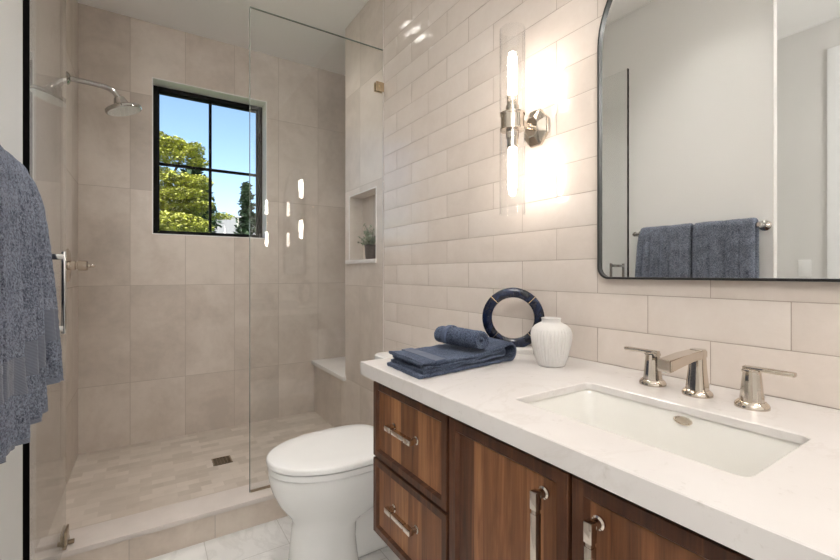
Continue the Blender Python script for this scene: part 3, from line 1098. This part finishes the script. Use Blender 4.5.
bm = BM(); ring_seg(bm, 0, 2 * PI, 96, closed=True); obj('ring', bm, MAT['navy'], rg, smooth=50)
for k in range(4):
    a = R(45 + 90 * k)
    bm = BM(); ring_seg(bm, a - .012, a + .012, 2, .0006); obj('brass_inlay', bm, MAT['brass'], rg)
bm = BM()
loft(bm, [[rc + tan * x + nrm * y + up * (z - .1125) for x, y in rrect(-.062 + i, .062 - i, -.026 + i, .042 - i, .004)] for z, i in ((.0004, .001), (.002, 0), (.0155, 0), (.0175, .0015))])
obj('base', bm, MAT['stone'], rg)

# folded towel: doubled cloth folded in half; profile in (s,z), extruded across
def ribbon_profile(path, th):
    """closed outline around an open/closed centre path (list of (a,b)); returns left and right offset lists"""
    L_, R_ = [], []
    n = len(path)
    for i in range(n):
        a = path[max(i - 1, 0)]; b = path[min(i + 1, n - 1)]
        t = Vector((b[0] - a[0], b[1] - a[1])).normalized()
        nn = Vector((-t.y, t.x))
        p = Vector(path[i])
        L_.append(p + nn * th / 2); R_.append(p - nn * th / 2)
    return L_, R_


def arc(cx, cz, r, a0, a1, n, rz=None):
    rz = rz or r
    return [(cx + r * math.cos(R(a0 + (a1 - a0) * k / n)), cz + rz * math.sin(R(a0 + (a1 - a0) * k / n))) for k in range(n + 1)]


def line(p, q, n):
    return [(p[0] + (q[0] - p[0]) * k / n, p[1] + (q[1] - p[1]) * k / n) for k in range(1, n)]


def cloth_extrude(bm, path, th, org, dirs, half, nw=26, wob=.002, seed=0.0, amp=.0012, sag=None, edge=None):
    """extrude a ribbon (path in s,z) across width; dirs = (unit along s, unit across)"""
    L_, R_ = ribbon_profile(path, th)
    ring = L_ + R_[::-1]
    ds, dw = dirs
    loops = []
    for k in range(nw + 1):
        wv = -half + 2 * half * k / nw
        rows = []
        sh_ = 1.0
        for i, q in enumerate(ring):
            end = 1 - max(0, (abs(k / nw - .5) * 2 - .94) / .06) * .25
            c = path[i] if i < len(path) else path[2 * len(path) - 1 - i]
            s = c[0] + (q.x - c[0]) * end; z = c[1] + (q.y - c[1]) * end
            ww = wv + (edge(c, wv) if edge else 0)
            p = org + ds * s + dw * ww + Vector((0, 0, z))
            d = noise.noise((p.x * 28 + seed, p.y * 28, p.z * 28)) * wob + noise.noise((p.x * 190 + seed, p.y * 190, p.z * 190)) * amp
            nd = (q - Vector(c)).normalized() if (q - Vector(c)).length > 1e-6 else Vector((0, 1))
            p = p + ds * nd.x * d + Vector((0, 0, nd.y * d))
            p.z = max(p.z, org.z + .0006)
            rows.append(p)
        loops.append(rows)
    loft(bm, loops)


tw = thing('folded_towel', (.745, .955, ZC), 'slate blue folded towel lying flat on the countertop beneath the roll', 'towel')
ds = Vector((math.cos(R(6.5)), math.sin(R(6.5)), 0)); dw = Vector((math.sin(R(3)), math.cos(R(3)), 0))
th = .0088
org = Vector((.568, .960, ZC))
zs = [.0052, .0145, .0250, .0342]     # four layer heights at the left end
L = .380
inner, outer_ = [], []
outer_ += [((L - .028) * k / 20, zs[0] + .0012 * math.sin(k * 1.3) ** 2) for k in range(20)]
outer_ += arc(L - .028, .0285, .0235, -90, 90, 14)
outer_ += [(L - .028 - (L - .034) * k / 20, .052 - (.052 - zs[3]) * min(1, k / 8) + (.004 * max(0, k - 17) / 3)) for k in range(1, 21)]
inner += [(.012 + (L - .072) * k / 18, zs[1] + .0016 * math.sin(k * .9) + (.006 * k / 18)) for k in range(18)]
inner += arc(L - .060, .0295, .0085, -90, 90, 8)
inner += [(L - .060 - (L - .078) * k / 18, .038 - (.038 - zs[2]) * min(1, k / 7) - .0012 * math.sin(k)) for k in range(1, 19)]


bm = BM()
cloth_extrude(bm, outer_, th, org, (ds, dw), .093, 30, .002, 1.0)
cloth_extrude(bm, inner, th, org, (ds, dw), .090, 30, .002, 4.0)
obj('cloth', bm, MAT['towel2'], tw, smooth=60)
# woven border strip across the top layer near the left end
bm = BM()
loops = []
for k in range(25):
    wv = -.0935 + .187 * k / 24
    row_ = []
    for s_ in (.052, .058, .066, .074, .082, .088):
        zz = zs[3] + th / 2 + .0022
        p = org + ds * s_ + dw * wv
        row_.append(p + Vector((0, 0, zz + .0012 * noise.noise((p.x * 28, p.y * 28, 1)))))
    loops.append(row_ + [q - Vector((0, 0, .004)) for q in row_[::-1]])
loft(bm, loops)
obj('woven_border', bm, MAT['border2'], tw)

rl = thing('rolled_towel', (.768, .965, ZC + .05), 'slate blue rolled towel lying on top of the folded towel', 'towel')
rdir = Vector((.16, -1, 0)).normalized(); rside = Vector((1, .16, 0)).normalized()
rcn = Vector((.768, .968, ZC + .0400 + .0345))
sp = []
for k in range(110):
    a = k / 109 * 2 * PI * 2.6
    r = .005 + .0225 * k / 109
    sp.append((r * math.cos(-a + 2.6), r * math.sin(-a + 2.6)))
bm = BM()
L_, R_ = ribbon_profile(sp, .0078)
ring = L_ + R_[::-1]
loops = []
for k in range(31):
    t = k / 30 - .5
    end = 1 - max(0, (abs(t) * 2 - .93) / .07) * .35
    row_ = []
    for i, q in enumerate(ring):
        c = sp[i] if i < len(sp) else sp[2 * len(sp) - 1 - i]
        s = c[0] + (q.x - c[0]) * end; z = c[1] + (q.y - c[1]) * end
        p = rcn + rdir * (t * .165) + rside * s * 1.08 + Vector((0, 0, z * .98))
        d = noise.noise((p.x * 26, p.y * 26, p.z * 26)) * .0022 + noise.noise((p.x * 190, p.y * 190, p.z * 190)) * .0012
        rv = Vector((s, z)).normalized()
        p += rside * rv.x * d + Vector((0, 0, rv.y * d))
        row_.append(p)
    loops.append(row_)
loft(bm, loops)
obj('cloth', bm, MAT['towel2'], rl, smooth=60)
bm = BM()
loops = []
for t in (-.19, -.17, -.13, -.09, -.07):
    row_ = []
    for k in range(0, 37):
        a = R(-25 + 230 * k / 36)
        r = .0342 if t not in (-.19, -.07) else .031
        row_.append(rcn + rdir * (t * .165 - .015) + rside * (r * 1.02 * math.cos(a)) + Vector((0, 0, r * .97 * math.sin(a))))
    loops.append(row_)
loft(bm, loops, cap0=False, cap1=False, closed=False)
obj('woven_border', bm, MAT['border2'], rl)

# ------------------------------------------------------------------ towel bar and bath towels
BX, BZ = XL + .07, 1.388
tb = thing('towel_bar', (XL, 1.118, BZ), 'metal towel bar on the white left wall', 'towel bar')
obj('bar', cyl(BM(), (BX, .795, BZ), (BX, 1.44, BZ), .009), MAT['chrome'], tb)
for yy in (.812, 1.424):
    bm = BM()
    lathe(bm, [(.026, 0), (.026, .006), (.018, .010), (.010, .014), (.010, .058), (.014, .060), (.014, .080), (.010, .084)], (XL, yy, BZ), (1, 0, 0))
    obj('post', bm, MAT['chrome'], tb)


def bath_towel(y0, y1, hem, label, seed, stepped):
    yc = (y0 + y1) / 2
    t = thing('bath_towel', (BX, yc, hem - .02), label, 'towel', 'bath towels on the bar')
    bmA, bmB = BM(), BM()
    NT, NS = 120, 200
    th = .026
    zt_ = BZ + .0105
    back = 1.02

    def hemz(u):
        z = hem
        if stepped:
            def sm(a, b, x): x = max(0, min(1, (x - a) / (b - a))); return x * x * (3 - 2 * x)
            z += .033 * sm(.35, .39, u) + .05 * sm(.72, .76, u)
        return z + .006 * math.sin(u * 9 + seed)

    def pleat(u, f):
        g = min(1.0, f / .12) * (.30 + .70 * f ** .8)
        a = .004 * math.sin(u * 39 + seed * 2)
        cuts = (-.03, .19, .37, .55, .74, .88, 1.03) if stepped else (-.03, .22, .45, .7, 1.03)
        for n_, (lo_, hi_) in enumerate(zip(cuts, cuts[1:])):
            if lo_ <= u < hi_:
                t_ = (u - lo_) / (hi_ - lo_)
                a += (.022 if n_ % 2 else .030) * (math.sin(PI * t_ ** 1.15) ** .55 - .55)
        return a * g

    def centre(u, s):
        """s: 0 back hem .. sb at bar .. 1 front hem; returns (dx from bar, z)"""
        z_f = hemz(u)
        r = .0095 + th / 2
        lb = zt_ - back; la = PI * r; lf = zt_ - z_f
        q = s * (lb + la + lf)
        if q < lb:
            f = 1 - q / lb
            return (-r - .012 * f * 0, back + q + (BZ - zt_) if False else back + q, 'b', f)
        if q < lb + la:
            a = PI - (q - lb) / r
            return (r * math.cos(a), BZ + r * math.sin(a) + .0005, 't', 0)
        f = (q - lb - la) / lf
        return (r + ((.003 + .050 * u) if stepped else .006) * f ** .45, BZ - (BZ - z_f) * f, 'f', f)

    def surf(u, s, side):
        dx, z, kind, f = centre(u, s)
        y = y0 + (y1 - y0) * u
        # normal pointing outward from the bar
        if kind == 't':
            n2 = Vector((dx, z - BZ)).normalized()
        else:
            n2 = Vector((1 if kind == 'f' else -1, 0))
        edge = min(u, 1 - u) * (y1 - y0)
        tt = th * (1 if edge > .012 else math.sqrt(max(0, 1 - (1 - edge / .012) ** 2)))
        lift = 1.0
        p = Vector((BX + dx, y, z))
        off = (tt / 2 if side > 0 else -tt / 2)
        if kind == 'f': p.x += pleat(u, f)
        d = 0
        q = Vector((p.x * 1.0, p.y, p.z))
        d += noise.noise((q.y * 14 + seed, q.z * 7, side)) * .006 * (f if kind == 'f' else .3)
        d += (noise.noise((q.y * 210 + seed, q.z * 210, q.x * 210)) * .0016)
        p.x += n2.x * (off + (d if side > 0 else 0)); p.z += n2.y * (off + (d if side > 0 else 0))
        if kind == 'f' and stepped: p.y += .012 * f * (u - .3)
        if kind == 'b': p.x = max(p.x, XL + .012)
        return p

    zones = {}
    grid = {}
    for side in (1, -1):
        for i in range(NT + 1):
            for j in range(NS + 1):
                grid[side, i, j] = surf(i / NT, j / NS, side)

    def zone(i, j):
        dx, z, kind, f = centre((i + .5) / NT, (j + .5) / NS)
        hz = hemz((i + .5) / NT)
        return 1 if (kind == 'f' and (hz + .105 < z < hz + .178 or z < hz + .012)) else 0
    vmap = {}

    def V(bm, key):
        if (id(bm), key) not in vmap: vmap[id(bm), key] = bm.verts.new(grid[key])
        return vmap[id(bm), key]
    for i in range(NT):
        for j in range(NS):
            bm = bmB if zone(i, j) else bmA
            bm.faces.new([V(bm, (1, i, j)), V(bm, (1, i + 1, j)), V(bm, (1, i + 1, j + 1)), V(bm, (1, i, j + 1))])
            bmA.faces.new([V(bmA, (-1, i, j)), V(bmA, (-1, i, j + 1)), V(bmA, (-1, i + 1, j + 1)), V(bmA, (-1, i + 1, j))])
    for i in range(NT):
        for j in (0, NS):
            bm = bmB if (j == NS) else bmA
            bm.faces.new([V(bm, (1, i, j)), V(bm, (-1, i, j)), V(bm, (-1, i + 1, j)), V(bm, (1, i + 1, j))])
    o = obj('cloth', bmA, MAT['towel'], t, smooth=70)
    obj('woven_border', bmB, MAT['border'], t, smooth=70)


bath_towel(1.105, 1.385, .80, 'slate blue bath towel on the bar, half nearest the shower', .6, True)
bath_towel(.822, 1.098, .81, 'slate blue bath towel on the bar, half farthest from the shower', 2.1, False)

# ------------------------------------------------------------------ wall mirror with arched top
MY0, MY1, MZ0, MZ1 = .128, .744, 1.138, 2.075
mr = thing('wall_mirror', (W - .012, (MY0 + MY1) / 2, MZ0), 'tall arched wall mirror in a thin black frame above the sink', 'mirror')


def arch(i):
    y0, y1, z0 = MY0 + i, MY1 - i, MZ0 + i
    rb = .034 - i * .9; rt = .275 - i
    pts = []
    for cy, cz, r, a0 in ((y1 - rt, MZ1 - i - rt, rt, 0), (y0 + rt, MZ1 - i - rt, rt, 90), (y0 + rb, z0 + rb, rb, 180), (y1 - rb, z0 + rb, rb, 270)):
        for k in range(17):
            a = R(a0 + 90 * k / 16); pts.append((cy + r * math.cos(a), cz + r * math.sin(a)))
    return pts


bm = BM()
loft(bm, [[(x, y, z) for y, z in arch(i)] for x, i in ((W - .003, 0), (W - .023, 0), (W - .024, .001), (W - .024, .005), (W - .023, .006), (W - .012, .006))], cap0=False, cap1=False)
obj('frame', bm, MAT['black'], mr)
bm = BM()
loft(bm, [[(x, y, z) for y, z in arch(.004)] for x in (W - .003, W - .015)])
obj('mirror_glass', bm, MAT['mirror'], mr, smooth=0)

# ------------------------------------------------------------------ sconces
SX_, SCY, SCZ = .998, .985, 1.645
sc = thing('wall_sconce', (W, SCY, SCZ), 'two tube glass wall sconce left of the mirror, lit', 'wall lamp', 'sconces beside the mirror')
bm = BM()
n8 = [(math.cos(R(22.5 + 45 * k)), math.sin(R(22.5 + 45 * k))) for k in range(8)]
loft(bm, [[(x, SCY + a * .054 * s, SCZ + b * .066 * s) for a, b in n8] for x, s in ((W - .0025, 1), (W - .012, 1), (W - .016, .96), (W - .030, .55), (W - .034, .5))])
obj('backplate', bm, MAT['nickel'], sc, smooth=15)
bm = BM(); cyl(bm, (W - .033, SCY, SCZ), (SX_ + .036, SCY, SCZ), .010); lathe(bm, [(.016, 0), (.016, .012)], (SX_ + .046, SCY, SCZ), (-1, 0, 0)); obj('arm', bm, MAT['nickel'], sc)
bm = BM(); lathe(bm, [(.030, -.030), (.0405, -.028), (.0405, -.022), (.0375, -.020), (.0375, .020), (.0405, .022), (.0405, .028), (.030, .030)], (SX_, SCY, SCZ), n=40); obj('collar', bm, MAT['nickel'], sc)
for s in (1, -1):
    bm = BM(); lathe(bm, [(.021, .028), (.021, .052), (.0175, .055), (.0175, .082), (.0155, .084)], (SX_, SCY, SCZ), (0, 0, s), 32); obj('socket', bm, MAT['nickel'], sc)
    bm = BM(); lathe(bm, [(.011, .085), (.0145, .095), (.0145, .205), (.011, .222), (.004, .228)], (SX_, SCY, SCZ), (0, 0, s), 24); obj('bulb', bm, MAT['bulb'], sc)
    bm = BM(); lathe(bm, [(.0385, .031), (.0410, .031), (.0410, .300), (.0385, .300), (.0385, .031)], (SX_, SCY, SCZ), (0, 0, s), 40, False, False); obj('glass_tube', bm, MAT['tube_glass'], sc)
s2 = copy_tree(sc)
s2.location.y = .436 * 2 - SCY
s2['label'] = 'matching tube glass sconce on the far right side of the mirror'

# ------------------------------------------------------------------ light switch on the entry wall
ls = thing('light_switch', (-1.50, .965, 1.20), 'white rocker light switch seen low in the mirror', 'light switch')
obj('plate', box(BM(), -1.4998, -1.494, .930, 1.000, 1.13, 1.245, .002), MAT['plastic'], ls)
obj('rocker', box(BM(), -1.4945, -1.490, .948, .982, 1.153, 1.222, .0015), MAT['plastic'], ls)

# ------------------------------------------------------------------ recessed ceiling lights
c0 = None
for x, y, lb in CANS:
    if c0 is None:
        c0 = thing('recessed_light', (x, y, ZT), lb, 'ceiling light', 'recessed ceiling lights')
        bm = BM(); lathe(bm, [(.088, -.0003), (.088, -.003), (.066, -.005), (.063, -.002), (.063, .004), (.066, .004)], (x, y, ZT), (0, 0, 1), 40, False, False); obj('trim_ring', bm, MAT['plastic'], c0)
        bm = BM(); lathe(bm, [(.064, .001), (.060, .04), (.048, .085), (.050, .086), (.064, .04), (.066, .001)], (x, y, ZT), (0, 0, 1), 40, False, False); obj('reflector', bm, MAT['plastic'], c0)
        bm = BM(); lathe(bm, [(.050, .083), (.050, .088)], (x, y, ZT), (0, 0, 1), 40); obj('lamp_disc', bm, MAT['can'], c0)
    else:
        k = copy_tree(c0); k.location = (x, y, ZT); k['label'] = lb

dm = thing('added_fill_globe', (-.55, -.75, ZT), 'added fill light, an opal globe unseen behind the camera', 'ceiling light')  # no known lamp here, added to even out the room light
bm = BM(); lathe(bm, [(.06, -.0003), (.06, -.018), (.05, -.024), (.008, -.026), (.008, -.30), (.03, -.302), (.045, -.325)], (-.55, -.75, ZT), (0, 0, 1), 32); obj('stem', bm, MAT['nickel'], dm)
bm = BM(); lathe(bm, [(.14 * math.sin(R(18 + 162 * k / 16)) + .0005, -.45 + .14 * math.cos(R(18 + 162 * k / 16))) for k in range(17)], (-.55, -.75, ZT), (0, 0, 1), 32); obj('globe', bm, MAT['fill_globe'], dm)
